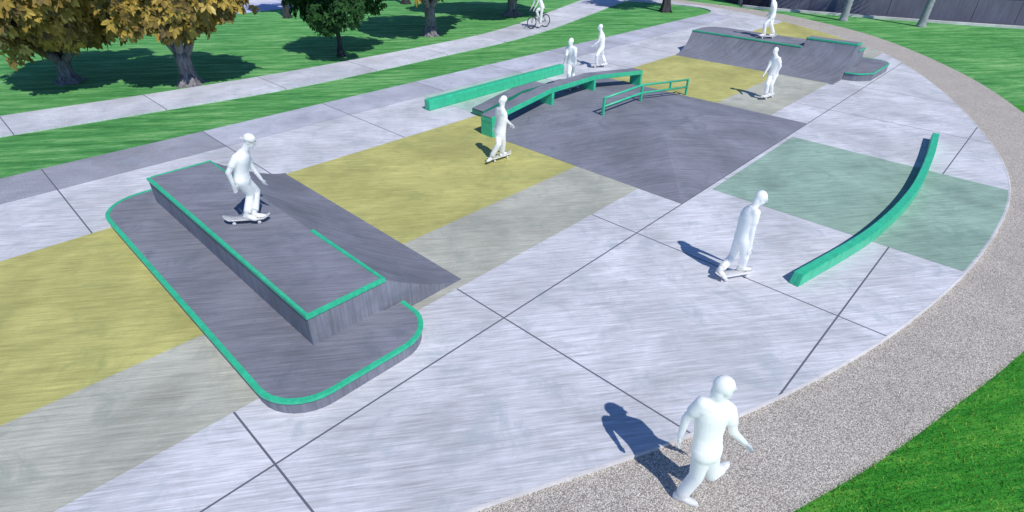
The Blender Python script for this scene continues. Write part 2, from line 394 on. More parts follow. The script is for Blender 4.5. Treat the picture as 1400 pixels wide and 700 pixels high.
# ------------------------------------------------------------------ ground
ARC = spline([(-16, 5.0), (-12, 2.6), (-8, .25), (-5, -1.15), (-2.77, -2.15), (-.5, -3.22), (1.51, -4.02), (4.07, -4.77), (7.16, -5.31), (10.0, -5.5), (12.26, -5.42), (14.56, -4.99), (17.29, -4.1), (20.63, -2.74), (23.89, -1.09), (27.09, .94), (29.84, 3.84), (31.7, 6.36), (33.6, 9.67), (34.63, 12.31), (35.05, 14.6), (35.3, 18.36), (35.2, 24), (34.6, 32)], 8)
OUT = spline([(-17, 3.2), (-12.6, .9), (-9, -1.2), (-6, -2.55), (-3, -3.78), (-.15, -4.82), (1.28, -5.33), (2.95, -5.81), (5.21, -6.4), (8, -6.9), (11, -7.1), (14, -6.9), (17.3, -6.15), (20.62, -4.9), (24.92, -2.79), (29.28, .26), (32.26, 3.04), (33.9, 5.3), (35.7, 8.75), (36.35, 11), (36.6, 13), (36.8, 15.5), (37.0, 19.43), (37, 24), (36.4, 32)], 8)
low = min(range(len(ARC)), key=lambda i: ARC[i][1])
def arc_x(y):            # right-hand side of the arc
    for a, b in zip(ARC[low:], ARC[low + 1:]):
        if a[1] <= y <= b[1]: return a[0] + (b[0] - a[0]) * (y - a[1]) / (b[1] - a[1])
def arc_y(x):            # lower side of the arc
    for a, b in zip(ARC[:low + 60], ARC[1:low + 61]):
        if a[0] <= x <= b[0]: return a[1] + (b[1] - a[1]) * (x - a[0]) / (b[0] - a[0])

sheet('lawn', [(-600, -600), (900, -600), (900, 900), (-600, 900)], -.06, M['lawn'])
def strip_between(name, A, B, z, mat):
    bm = bmesh.new()
    def res(P, n):
        L = [0]
        for a, b in zip(P, P[1:]): L.append(L[-1] + math.dist(a, b))
        out = []; j = 0
        for k in range(n + 1):
            t = L[-1] * k / n
            while j < len(L) - 2 and L[j + 1] < t: j += 1
            f = (t - L[j]) / max(1e-6, L[j + 1] - L[j]); out.append((P[j][0] + (P[j + 1][0] - P[j][0]) * f, P[j][1] + (P[j + 1][1] - P[j][1]) * f))
        return out
    a = [bm.verts.new((x, y, z)) for x, y in res(A, 240)]; b = [bm.verts.new((x, y, z)) for x, y in res(B, 240)]
    for i in range(240): bm.faces.new((a[i], b[i], b[i + 1], a[i + 1]))
    me = bpy.data.meshes.new(name)
    for f in bm.faces:
        f.normal_update()
        if f.normal.z < 0: f.normal_flip()
    bm.to_mesh(me); bm.free()
    o = link(name, me, mat); o['kind'] = 'structure'; return o
strip_between('gravel_path', ARC, OUT, -.05, M['gravel'])
# the near lawn corner, a greener mix on its own sheet following the path's outer edge
NEAR = [p for p in OUT if p[0] < 22]
sheet('near_lawn', NEAR + [(24, -12), (24, -40), (-17, -40)], -.054, M['grass'])

arc_in = [p for p in ARC if -12 <= p[0] and p[1] < 24.1]
main = [p for p in arc_in if p[1] < 11.0]
bm = bmesh.new()
prism(bm, main + [(arc_x(11.0), 11.0), (-12, 11.0)], -.12, 0)
tip = [(32.4, 11.0)] + [(arc_x(11.0), 11.0)] + [p for p in arc_in if p[1] > 11.0] + [(33.0, 20.4), (33.4, 19.3), (33.85, 18.1), (34.3, 16), (34.28, 14.5), (33.95, 13.7), (33.3, 13.1), (32.4, 12.78)]
prism(bm, tip, -.12, 0)
for f in [f for f in bm.faces if len(f.verts) > 4]:
    vs = list(f.verts)
    tri = geometry.tessellate_polygon([[v.co for v in vs]])
    bm.faces.remove(f)
    for a, b, c in tri: bm.faces.new((vs[a], vs[b], vs[c]))
from_bm('plaza_pavement', bm, M['white_concrete'])['kind'] = 'structure'
bm = bmesh.new()
bar(bm, [(x, y, -.045) for x, y in ARC if -12 <= x and y < 24.1], .014, .049)
from_bm('pavement_edging', bm, M['edge_concrete'])['kind'] = 'structure'
bm = bmesh.new(); prism(bm, [(-14, 11.0), (32.4, 11.0), (32.4, 12.78), (-14, 12.74)], -.12, .0)
from_bm('sidewalk', bm, M['walk_concrete'])['kind'] = 'structure'
CL = spline([(-14, 18.1), (-8, 17.1), (-4.3, 16.5), (0, 15.85), (4.1, 15.35), (8, 15.35), (12, 15.5), (16, 15.7), (20, 16.3), (25.3, 17.7), (31, 19.3), (34, 20.2), (38, 21.6)], 6)
CU = spline([(-14, 20.4), (-8, 19.3), (-4, 18.72), (0, 18.12), (4, 17.72), (8, 17.6), (12, 17.65), (16, 17.85), (19.7, 18.6), (24.9, 20.3), (30, 22.0), (34, 23.3), (38, 24.7)], 6)
bm = bmesh.new(); prism(bm, CL + CU[::-1], -.12, -.004); bmesh.ops.triangulate(bm, faces=[f for f in bm.faces if len(f.verts) > 4])
from_bm('footpath', bm, M['path_concrete'])['kind'] = 'structure'
sheet('road', [(-80, 33.4), (34, 33.4), (34, 37.0), (-80, 37.0)], -.05, M['road_concrete'])
sheet('road_verge', [(-80, 37.0), (34, 37.0), (34, 44), (-80, 44)], -.046, M['path_concrete'])

def band(name, y0, y1, x0, mat, z):
    ys = [y0 + (y1 - y0) * i / 10 for i in range(11)]
    sheet(name, [(x0, y0)] + [(arc_x(y) - .035, y) for y in ys] + [(x0, y1)], z, mat)
band('yellow_pavement', 3.12, 8.04, -12, M['yellow_concrete'], .004)
band('beige_pavement', 1.18, 3.12, -12, M['beige_concrete'], .004)
xs = [7.15 + (12.3 - 7.15) * i / 12 for i in range(13)]
sheet('seafoam_pavement', [(12.33, -.13), (7.15, -.13)] + [(x, arc_y(x) + .035) for x in xs], .004, M['seafoam_concrete'])
sheet('mint_pavement', [(7.0, 8.044), (11.9, 8.044), (11.9, 10.98), (7.0, 10.98)], .004, M['mint_concrete'])

# ------------------------------------------------------------------ skate obstacles
PU, GS, DG = M['purple_concrete'], M['green_steel'], M['dark_green_steel']

# tiered ledge with a bank on its right side
t = tag(empty('tiered_ledge', (-2.0, 4.8, 0)), 'large two-tier grey ledge with rounded lower step and green edging', 'skate ledge')
def local(bm, o):
    bmesh.ops.translate(bm, verts=bm.verts, vec=-Vector(o.location)); return bm
def arcpts(cx, cy, r, a0, a1, n=8): return [(cx + r * math.cos(R(a0 + (a1 - a0) * i / n)), cy + r * math.sin(R(a0 + (a1 - a0) * i / n))) for i in range(n + 1)]
pad_edge = [(-1.10, 1.30)] + arcpts(-1.75, 1.02, .65, 0, -90)[1:] + arcpts(-2.95, 1.07, .70, -90, -180) + arcpts(-2.75, 7.9, .9, 180, 90) + [(-2.3, 8.8)]
bm = bmesh.new(); prism(bm, pad_edge + [(-1.45, 8.8), (-1.45, 1.30)], -.03, .25)
from_bm('lower_step', local(bm, t), PU, t)
prof = [(-1.372 + 1.655 * i / 14, .80 * (1 - i / 14) ** 1.45) for i in range(15)]
bm = bmesh.new(); profile_solid(bm, prof + [(.283, -.03), (-2.68, -.03), (-2.68, .80)], 1.345, 8.12)
from_bm('upper_block_and_bank', local(bm, t), PU, t)
def coping(pts, hw=.040, hh=.028, parent=t, mat=GS, name='green_edging'):
    bm = bmesh.new(); bar(bm, pts, hw, hh); bmesh.ops.bevel(bm, geom=list(bm.edges), offset=.009, segments=2, affect='EDGES')
    return from_bm(name, local(bm, parent), mat, parent)
coping([(x, y, .232) for x, y in pad_edge])
coping([(-2.67, 8.12, .785), (-2.67, 1.35, .785), (-1.36, 1.35, .785), (-1.36, 3.57, .785)])
coping([(-1.37, 6.95, .785), (-1.37, 8.12, .785), (-2.62, 8.12, .785)], .022)

# low pyramid the ledge and the rail run over
t = tag(empty('pyramid_bank', (9.9, 4, 0)), 'low dark grey flat-topped bank under the green ledge and rail', 'skate bank')
bm = bmesh.new()
B = [bm.verts.new(p) for p in ((5.9, 0, .008), (13.9, 0, .008), (13.9, 6.6, .008), (5.9, 6.6, .008))]
T = [bm.verts.new(p) for p in ((8.7, 2.2, .43), (11.06, 2.2, .43), (11.06, 6.6, .43), (8.7, 6.6, .43))]
for f in ((B[0], B[1], T[1], T[0]), (B[1], B[2], T[2], T[1]), (B[2], B[3], T[3], T[2]), (B[3], B[0], T[0], T[3]), tuple(T), (B[3], B[2], B[1], B[0])): bm.faces.new(f)
profile_solid(bm, [(7.0, .008), (13.9, .008), (11.06, .43), (8.7, .43)], 6.602, 8.02)
from_bm('bank_surface', local(bm, t), PU, t)

t = tag(empty('grind_ledge', (5.8, 6.44, 0)), 'long green steel ledge with grey top rising over the low bank', 'skate ledge')
L = [(5.8, .60), (8.5, .94), (10.8, .94), (13.88, .59)]
bm = bmesh.new(); profile_solid(bm, L + [(x, z - .15) for x, z in L[::-1]], 6.20, 6.68)
bmesh.ops.recalc_face_normals(bm, faces=bm.faces); bmesh.ops.bevel(bm, geom=list(bm.edges), offset=.012, segments=2, affect='EDGES')
from_bm('frame', local(bm, t), GS, t)
bm = bmesh.new(); profile_solid(bm, [(x, z + .008) for x, z in L] + [(x, z - .02) for x, z in L[::-1]], 6.24, 6.66)
from_bm('deck', local(bm, t), PU, t)
def gz(x): return .43 * max(0, min(1, (x - 5.9) / 2.8, (13.9 - x) / 2.84))
for x0, x1, zt in ((5.81, 6.25, .50), (8.50, 8.62, .80), (10.74, 10.86, .80), (13.75, 13.87, .47)):
    bm = bmesh.new(); box(bm, x0, x1, 6.205, 6.675, min(gz(x0), gz(x1)) - .01, zt, .008); from_bm('leg', local(bm, t), GS, t)

t = tag(empty('back_ledge', (6.9, 8.0, 0)), 'low green and grey ledge behind the long green ledge', 'skate ledge')
L = [(6.9, .2), (8.8, .50), (10.0, .50)]
bm = bmesh.new(); profile_solid(bm, [(x, z) for x, z in L] + [(x, z - .16) for x, z in L[::-1]], 7.72, 8.26)
from_bm('frame', local(bm, t), DG, t)
bm = bmesh.new(); profile_solid(bm, [(x, z + .008) for x, z in L] + [(x, z - .02) for x, z in L[::-1]], 7.76, 8.22)
from_bm('deck', local(bm, t), PU, t)
bm = bmesh.new(); box(bm, 7.0, 10.0, 8.03, 8.16, -.01, .1); from_bm('base', local(bm, t), DG, t)
bm = bmesh.new(); box(bm, 8.7, 9.95, 8.04, 8.15, .1, .36); from_bm('base', local(bm, t), DG, t)

t = tag(empty('grind_rail', (8.77, 4.38, 0)), 'green double-bar steel rail with a bend, standing on the dark bank', 'skate rail')
for name, dz in (('top_bar', 0), ('lower_bar', -.26)):
    bm = bmesh.new(); tube(bm, [(8.77, 4.38, .955 + dz), (10.75, 4.38, .955 + dz), (11.0, 4.38, .94 + dz), (14.0, 4.38, .56 + dz)], .034, 10)
    from_bm(name, local(bm, t), GS, t, True)
for x, z0, z1 in ((8.77, .42, .985), (10.87, .42, .955), (14.0, -.01, .59), (12.75, .47, .72)):
    bm = bmesh.new(); box(bm, x - .033, x + .033, 4.347, 4.413, z0, z1, .006); from_bm('post', local(bm, t), GS, t)

t = tag(empty('kerb_block', (9.65, 9.6, 0)), 'long straight solid green beam lying on the pale mint paving', 'beam')
bm = bmesh.new(); box(bm, 6.1, 13.2, 9.48, 9.76, -.01, .36, .05); from_bm('beam', local(bm, t), GS, t)

t = tag(empty('curved_rail', (9.8, -3.6, 0)), 'low curved green beam sweeping across the seafoam paving', 'beam')
cl = spline([(4.46, -3.12), (7.15, -3.60), (9.85, -3.74), (12.6, -3.56), (15.05, -3.26)], 10)
bm = bmesh.new(); rings = []
for i, (x, y) in enumerate(cl):
    a, b = cl[max(i - 1, 0)], cl[min(i + 1, len(cl) - 1)]
    d = Vector((b[0] - a[0], b[1] - a[1], 0)).normalized(); n_ = Vector((-d.y, d.x, 0))
    e = -1 if i == 0 else (1 if i == len(cl) - 1 else 0)
    rings.append([bm.verts.new(Vector((x, y, z)) + n_ * k + d * e * ex) for k, z, ex in ((.094, .0, .07), (.086, .235, 0), (-.086, .235, 0), (-.094, .0, .07))])
for a, b in zip(rings, rings[1:]):
    for k in range(4): bm.faces.new((a[k], a[(k + 1) % 4], b[(k + 1) % 4], b[k]))
bm.faces.new(rings[0]); bm.faces.new(rings[-1])
bmesh.ops.recalc_face_normals(bm, faces=bm.faces)
bmesh.ops.bevel(bm, geom=[e for e in bm.edges if abs(e.calc_face_angle(0)) > .6], offset=.01, segments=2, affect='EDGES')
from_bm('beam', local(bm, t), GS, t)

# quarter pipe with a raised extension
t = tag(empty('quarter_pipe', (21, 4.5, 0)), 'wide dark grey quarter pipe with green coping and a raised end section', 'skate ramp')
def trans(x0, x1, h):
    d = x1 - x0; r = (d * d + h * h) / (2 * h)
    a = math.acos(1 - h / r)
    return [(x0 + r * math.sin(a * i / 16), r - r * math.cos(a * i / 16)) for i in range(17)]
P1 = trans(19.48, 20.95, .94); P2 = trans(19.48, 21.22, 1.27)
bm = bmesh.new(); profile_solid(bm, P1 + [(20.95, -.03), (19.48, -.03)], 2.953, 8.02); from_bm('ramp_face', local(bm, t), PU, t)
bm = bmesh.new(); profile_solid(bm, P2 + [(21.22, -.03), (19.48, -.03)], 1.0, 2.95); from_bm('raised_ramp_face', local(bm, t), PU, t)
bm = bmesh.new(); prism(bm, [(20.952, 2.953), (22.72, 2.953)] + arcpts(21.92, 7.22, .8, 0, 90, 6) + [(20.952, 8.02)], -.03, .94); from_bm('platform', local(bm, t), PU, t)
bm = bmesh.new(); box(bm, 21.222, 21.80, 1.0, 2.95, -.03, 1.27); from_bm('raised_platform', local(bm, t), PU, t)
bm = bmesh.new(); box(bm, 21.802, 22.72, 1.0, 2.95, -.03, .94); from_bm('rear_platform', local(bm, t), PU, t)
coping([(20.95, 8.03, .925), (20.95, 2.97, .925)], .04, .03, t, GS, 'coping')
coping([(21.22, 2.96, 1.255), (21.22, .99, 1.255), (21.8, .99, 1.255)], .04, .03, t, GS, 'coping')
coping([(21.83, .99, .925), (22.73, .99, .925)], .03, .03, t, GS, 'coping')

t = tag(empty('low_platform', (22.4, .8, 0)), 'small low grey platform with rounded corners beside the quarter pipe', 'skate ledge')
pe = [(20.62, .985), (20.72, .50), (21.25, .10)] + arcpts(23.35, .80, .72, -90, 0, 8) + [(24.05, 1.9)]
pe = [pe[0]] + spline(pe[0:3], 5)[1:] + pe[3:]
bm = bmesh.new(); prism(bm, pe + [(22.74, 1.9), (22.74, .985)], -.03, .30); from_bm('block', local(bm, t), PU, t)
coping([(x, y, .283) for x, y in pe], .03, .025, t)

# ------------------------------------------------------------------ dark panelled wall and its kerb
WP = spline([(46, 21.5), (41.5, 17.2), (38.7, 14.5), (37.75, 13.1), (37.9, 11.7), (38.95, 9.5), (40.95, 3.2), (43.5, -2.7), (47, -10.2), (52, -20), (60, -34)], 10)
t = tag(empty('boundary_wall', (40.9, 3.2, 0)), 'tall dark panelled wall curving behind the far lawn', 'wall')
def resample(P, step):
    out = [P[0]]; acc = 0
    for a, b in zip(P, P[1:]):
        d = math.dist(a, b); s = step - acc
        while s <= d:
            out.append((a[0] + (b[0] - a[0]) * s / d, a[1] + (b[1] - a[1]) * s / d)); s += step
        acc = (acc + d) % step
    return out
bm = bmesh.new(); bar(bm, [(x + .22, y + .05, 2.4) for x, y in WP], .12, 2.5); from_bm('wall_core', local(bm, t), M['joint_dark'], t)
WR = resample(WP, 2.35)
for a, b in zip(WR, WR[1:]):
    d = Vector((b[0] - a[0], b[1] - a[1], 0)); ln = d.length; d.normalize(); nrm = Vector((-d.y, d.x, 0)); nrm = nrm if nrm.x > 0 else -nrm
    bm = bmesh.new()
    for z0, z1 in ((-.1, 1.24), (1.265, 2.5), (2.525, 3.7), (3.725, 4.95)):
        A = Vector((a[0], a[1], 0)) + d * .013; Bv = Vector((b[0], b[1], 0)) - d * .013
        prism(bm, [(A.x, A.y), (Bv.x, Bv.y), (Bv.x + nrm.x * .12, Bv.y + nrm.y * .12), (A.x + nrm.x * .12, A.y + nrm.y * .12)], z0, z1)
    from_bm('wall_panel', local(bm, t), M['wall'], t)
KP = spline([(37.05, 12.6), (37.15, 11.0), (37.75, 8.5), (39.33, 2.83), (41.4, -2.85), (45.0, -11), (50, -21), (58, -35)], 8)
bm = bmesh.new(); bar(bm, [(x, y, .0) for x, y in KP], .11, .08); from_bm('kerb', bm, M['edge_concrete'])['kind'] = 'structure'
strip_between('wall_foot_shade', KP, [p for p in WP if p[1] < 13.2], -.045, M['shade_slate'])  # flat strip painting a band of shadow between kerb and wall

# ------------------------------------------------------------------ trees
def limb(bm, p, d, r, ln, depth, ends, seg, spread, rnd):
    pts = [p]; rad = [r]; q = p.copy(); dd = d.normalized()
    n = 4
    for i in range(n):
        dd = (dd + Vector((rnd.uniform(-.22, .22), rnd.uniform(-.22, .22), rnd.uniform(-.08, .16)))).normalized()
        q = q + dd * ln / n; pts.append(q.copy()); rad.append(r * (1 - .42 * (i + 1) / n))
    tube(bm, pts, rad, seg, True); ends.append(q.copy())
    if depth > 0:
        for k in range(3):
            a = rnd.uniform(0, 2 * PI); v = (dd * .75 + Vector((math.cos(a), math.sin(a), rnd.uniform(-.1, .45))) * spread).normalized()
            limb(bm, pts[rnd.choice((2, 3, 4))] - v * .02, v, r * .52, ln * rnd.uniform(.55, .8), depth - 1, ends, max(5, seg - 2), spread, rnd)

def trunk_mesh(h, r, limbs, seed, tilt=.55, ln=1.9, depth=2):
    rnd = random.Random(seed); bm = bmesh.new(); ends = []
    prof = [(-.12, 1.9), (.0, 1.65), (.10, 1.28), (.25, 1.06), (.5, .93), (.8, .9), (1.0, .98)]
    pts = [Vector((rnd.uniform(-.03, .03), rnd.uniform(-.03, .03), z * h)) for z, _ in prof]
    tube(bm, pts, [r * k for _, k in prof], 14, True)
    for k in range(5):                                   # root flare
        a = 2 * PI * k / 5 + rnd.uniform(-.3, .3); c = Vector((math.cos(a), math.sin(a), 0))
        tube(bm, [c * r * .6 + EZ * h * .32, c * r * 1.25 + EZ * h * .06, c * r * 2.1 - EZ * .05], [r * .42, r * .40, r * .2], 7, True)
    for k in range(limbs):
        a = 2 * PI * k / limbs + rnd.uniform(-.35, .35)
        v = Vector((math.cos(a) * tilt, math.sin(a) * tilt, rnd.uniform(.75, 1.05)))
        limb(bm, pts[-1] - EZ * r * .6, v, r * .62, ln * rnd.uniform(.85, 1.15), depth, ends, 9, .75, rnd)
    return bm, ends

def spray_crown(ends, c, rad, n, leaf, per, seed, zmin, droop=.35):
    """clumps of lobed leaf sprays on an uneven, lobed crown; returns verts, quad faces, tone"""
    g = np.random.default_rng(seed)
    c = np.array(c); rad = np.array(rad)
    K = 26
    ld = g.normal(size=(K, 3)); ld /= np.linalg.norm(ld, axis=1)[:, None]; ld[:, 2] = np.abs(ld[:, 2]) * np.where(g.random(K) < .65, 1, -.55)
    lc = c + ld * rad * g.uniform(.45, .78, (K, 1)); lr = g.uniform(.24, .40, K) * rad.min()
    pick = g.integers(0, K, n); d = g.normal(size=(n, 3)); d /= np.linalg.norm(d, axis=1)[:, None]
    pos = lc[pick] + d * (lr[pick] * g.uniform(.35, 1.08, n) ** .6)[:, None]
    if len(ends):
        E = np.array([tuple(e) for e in ends]); m = int(n * .18)
        pos[:m] = E[g.integers(0, len(E), m)] + g.normal(size=(m, 3)) * .28
    pos[:, 2] = np.maximum(pos[:, 2], zmin + g.random(n) * .5)
    out = pos - c; out /= np.linalg.norm(out / rad, axis=1)[:, None] + 1e-6; out /= np.linalg.norm(out, axis=1)[:, None] + 1e-6
    ax = out * .8 + g.normal(size=(n, 3)) * .45 + np.array([0, 0, .45]); ax /= np.linalg.norm(ax, axis=1)[:, None]
    u = np.cross(ax, g.normal(size=(n, 3))); u /= np.linalg.norm(u, axis=1)[:, None]; v = np.cross(ax, u)
    tone_s = np.clip(g.normal(.52, .20, n), 0, 1)
    V = []; T = []
    for j in range(per):
        a = 2 * PI * j / per + g.uniform(-.25, .25, n); L = leaf * g.uniform(.7, 1.25, n); W = L * g.uniform(.24, .34, n)
        r = u * np.cos(a)[:, None] + v * np.sin(a)[:, None]; s = -u * np.sin(a)[:, None] + v * np.cos(a)[:, None]
        dz = np.zeros((n, 3)); dz[:, 2] = -droop * L * g.uniform(.4, 1.3, n)
        p0 = pos + r * (L * .06)[:, None]; pa = pos + r * (L * .42)[:, None] + ax * (L * .10)[:, None]; pb = pos + r * (L * .78)[:, None] + ax * (L * .07)[:, None] + dz * .5; p3 = pos + r * L[:, None] + dz
        V.append(np.stack([p0, pa + s * W[:, None], pb + s * (W * .85)[:, None], p3, p0, p3, pb - s * (W * .85)[:, None], pa - s * W[:, None]], 1))
        t_ = np.clip(tone_s + g.normal(0, .10, n), 0, 1); T.append(np.repeat(t_[:, None], 8, 1))
    V = np.concatenate(V).reshape(-1, 3); T = np.concatenate(T).reshape(-1)
    return V, np.arange(len(V)).reshape(-1, 4), T

def tree(name, label, loc, rz, trunk, crown, bark_m, leaf_m, group=None, cat='tree'):
    t = tag(empty(name, loc, rz), label, cat, group)
    bm, ends = trunk_mesh(**trunk); from_bm('trunk', bm, bark_m, t, True)
    V, F, T = spray_crown(ends, **crown); from_np('crown', V, F, leaf_m, t, T)
    return t
def copy_tree(o, loc, rz, scale, label, group=None):
    c = o.copy(); COL.objects.link(c); c.location = loc; c.rotation_euler = (0, 0, rz); c.scale = (scale,) * 3
    tag(c, label, group=group)
    for ch in o.children:
        k = ch.copy(); COL.objects.link(k); k.parent = c
    return c
GA = 'golden autumn trees on the lawn'
t1 = tree('maple_tree', 'leftmost golden-leaved tree, its crown hanging low over a leaning forked trunk', (-1.37, 22.1, -.06), 0,
          dict(h=.85, r=.27, limbs=5, seed=3, tilt=.85, ln=1.7), dict(c=(.75, -.75, 3.1), rad=(4.1, 3.7, 2.4), n=6000, leaf=.25, per=7, seed=5, zmin=.85), M['bark'], M['maple_leaf'], GA)
t2 = tree('maple_tree', 'golden-leaved tree with a stout grey trunk right beside the footpath', (1.78, 18.6, -.06), 1.2,
          dict(h=1.15, r=.29, limbs=4, seed=9, tilt=.62, ln=1.6), dict(c=(0.1, .1, 3.25), rad=(3.0, 3.0, 2.2), n=4800, leaf=.25, per=7, seed=8, zmin=1.15), M['bark'], M['maple_leaf'], GA)
t3 = tree('shade_tree', 'young dark green tree with a thin dark trunk', (8.44, 18.8, -.06), 0,
          dict(h=1.25, r=.11, limbs=5, seed=4, tilt=.6, ln=1.3, depth=1), dict(c=(.15, -.2, 2.65), rad=(2.85, 2.85, 2.3), n=10500, leaf=.13, per=5, seed=2, zmin=.6, droop=.25), M['dark_bark'], M['green_leaf'])
t4 = tree('maple_tree', 'golden-leaved tree with a thick bare trunk between the green tree and the cyclist', (14.5, 19.75, -.06), 2.2,
          dict(h=1.5, r=.30, limbs=5, seed=17, tilt=.7, ln=2.0), dict(c=(.1, -.1, 3.9), rad=(3.7, 3.7, 2.3), n=4800, leaf=.27, per=7, seed=31, zmin=1.3), M['bark'], M['maple_leaf'], GA)
t5 = copy_tree(t1, (22.4, 21.3, -.06), 4.2, 1.25, 'golden-leaved tree whose trunk stands just behind the cyclist', GA)
t8 = tree('shade_tree', 'tree with a straight dark trunk at the tip of the grass strip', (31.0, 15.25, -.06), .8,
          dict(h=2.7, r=.24, limbs=5, seed=14, tilt=.7, ln=1.7, depth=1), dict(c=(0, 0, 5.4), rad=(3.3, 3.3, 2.1), n=3600, leaf=.17, per=5, seed=21, zmin=3.6, droop=.25), M['dark_bark'], M['green_leaf'])

t6 = copy_tree(t8, (11.6, 30.0, -.06), .6, 1.0, 'far tree with a dark trunk by the shaded road'); t6.scale = (.62, .62, 1.0)
t7 = copy_tree(t8, (20.4, 29.8, -.06), 5.0, 1.1, 'far tree with only the foot of its pale trunk in view'); t7.scale = (.8, .8, 1.1)

def palm(loc, rz, h, label, seed):
    rnd = random.Random(seed)
    t = tag(empty('palm_tree', loc, rz), label, 'palm tree', 'ringed palms in front of the wall')
    bm = bmesh.new(); pts = []; rad = []
    n = int(h / .11)
    for i in range(n + 1):
        z = h * i / n; x = .035 * z + .004 * z * z
        pts.append((x, 0, z - .05)); rad.append((.205 - .07 * i / n + .1 * math.exp(-z * 5)) * (1.06 if i % 2 else .95))
    tube(bm, pts, rad, 14, True); from_bm('trunk', bm, M['pole_concrete'], t, True)
    top = Vector(pts[-1]); V = []; F = []; T = []
    for k in range(22):
        a = 2 * PI * k / 22 + rnd.uniform(-.1, .1); el = rnd.uniform(-.2, .9); d = Vector((math.cos(a), math.sin(a), 0)); s = Vector((-d.y, d.x, 0))
        spine = [top + d * 2.3 * u * math.cos(el) + EZ * (2.3 * u * math.sin(el) - 1.5 * u * u) for u in [i / 12 for i in range(13)]]
        for i in range(1, 12):
            for sg in (-1, 1):
                q = spine[i]; tip = q + s * sg * .5 * math.sin(PI * i / 12.5) + d * .22 - EZ * .18; w_ = (spine[i + 1] - q) * .4
                b = len(V); V += [tuple(q), tuple(q + w_), tuple(tip + w_ * .2), tuple(tip)]; F.append((b, b + 1, b + 2, b + 3)); T += [rnd.random()] * 4
    from_np('crown', np.array(V), np.array(F), M['palm_leaf'], t, np.array(T)); return t
palm((36.35, 5.7, -.06), R(-46), 8.5, 'grey palm trunk on the far lawn, the one nearer the skater on the ramp', 1)
palm((37.55, 1.7, -.06), R(-46), 8.5, 'grey ringed palm trunk before the dark wall, the one farther from the ramp', 2)

# ------------------------------------------------------------------ short grass in the near corner
g = np.random.default_rng(5)
def near_grass():
    seg = [p for p in OUT if -4 < p[0] < 13]
    P = np.array(seg); n = 46000
    i = g.integers(0, len(P) - 1, n); f = g.random(n)[:, None]
    p = P[i] * (1 - f) + P[i + 1] * f; d = P[i + 1] - P[i]; d /= np.linalg.norm(d, axis=1)[:, None]
    off = (g.random(n) ** 1.25 * 4.2 - .02)[:, None]
    p = p + np.stack([d[:, 1], -d[:, 0]], 1) * off
    h = g.uniform(.025, .06, n); a = g.uniform(0, 2 * PI, n); wd = g.uniform(.003, .006, n) * 1.3
    b = np.stack([p[:, 0], p[:, 1], np.full(n, -.058)], 1)
    s = np.stack([np.cos(a), np.sin(a), np.zeros(n)], 1) * wd[:, None]
    ln = g.normal(0, .35, (n, 2)) * h[:, None]
    tip = b + np.stack([ln[:, 0], ln[:, 1], h], 1)
    V = np.stack([b - s, b + s, tip], 1).reshape(-1, 3); T = np.repeat(np.clip(np.where(g.random(n) < .08, g.uniform(.88, 1.0, n), g.normal(.52, .26, n)), 0, 1), 3)
    o = from_np('grass', V, np.arange(3 * n).reshape(-1, 3), M['blade'], None, T)
    tag(o, 'bright green grass blades along the gravel path in the near corner', 'grass', kind='stuff')
M['blade'] = leaf_mat('blade', [(0, (.02, .18, .02, 1)), (.5, (.07, .38, .04, 1)), (.8, (.20, .52, .07, 1)), (1, (.62, .62, .12, 1))], .3)
near_grass()

# ------------------------------------------------------------------ people
class Lump:
    """closed overlapping pieces that a voxel remesh fuses into one skin"""
    def __init__(s): s.bm = bmesh.new()
    def loft(s, rings, seg=18):
        """rings: (centre, u, w) with u and w the half-axes"""
        R_ = []
        for c, u, w in rings: R_.append([s.bm.verts.new(c + u * math.cos(2 * PI * k / seg) + w * math.sin(2 * PI * k / seg)) for k in range(seg)])
        for a, b in zip(R_, R_[1:]):
            for k in range(seg): s.bm.faces.new((a[k], a[(k + 1) % seg], b[(k + 1) % seg], b[k]))
        s.bm.faces.new(R_[0][::-1]); s.bm.faces.new(R_[-1])
    def cap(s, a, b, ra, rb, seg=14, flat0=False, flat1=False):
        d = (b - a); ln = d.length; d = d / max(ln, 1e-6); u, w = ring_frame(d); rings = []
        if not flat0:
            for t in (80, 55, 28): rings.append((a - d * ra * math.sin(R(t)), ra * math.cos(R(t))))
        rings += [(a, ra), (a.lerp(b, .5), (ra + rb) / 2), (b, rb)]
        if not flat1:
            for t in (28, 55, 80): rings.append((b + d * rb * math.sin(R(t)), rb * math.cos(R(t))))
        s.loft([(c, u * r, w * r) for c, r in rings], seg)
    def ell(s, c, ax, ay, az, n=10):
        s.loft([(c + az * math.sin(R(-85 + 170 * i / n)), ax * math.cos(R(-85 + 170 * i / n)), ay * math.cos(R(-85 + 170 * i / n))) for i in range(n + 1)], 16)
    def done(s, name, parent, mat, voxel, smooth=3):
        bmesh.ops.recalc_face_normals(s.bm, faces=s.bm.faces)
        me = bpy.data.meshes.new(name); s.bm.to_mesh(me); s.bm.free()
        o = link(name, me)
        m = o.modifiers.new('r', 'REMESH'); m.mode = 'VOXEL'; m.voxel_size = voxel; m.use_smooth_shade = True
        if smooth:
            k = o.modifiers.new('s', 'SMOOTH'); k.factor = .5; k.iterations = smooth
        dg = bpy.context.evaluated_depsgraph_get()
        new = bpy.data.meshes.new_from_object(o.evaluated_get(dg)); o.modifiers.clear(); o.data = new; bpy.data.meshes.remove(me)
        new.name = name; new.materials.clear(); new.materials.append(mat); o.name = name
        for p in new.polygons: p.use_smooth = True
        if parent is not None: o.parent = parent
        return o

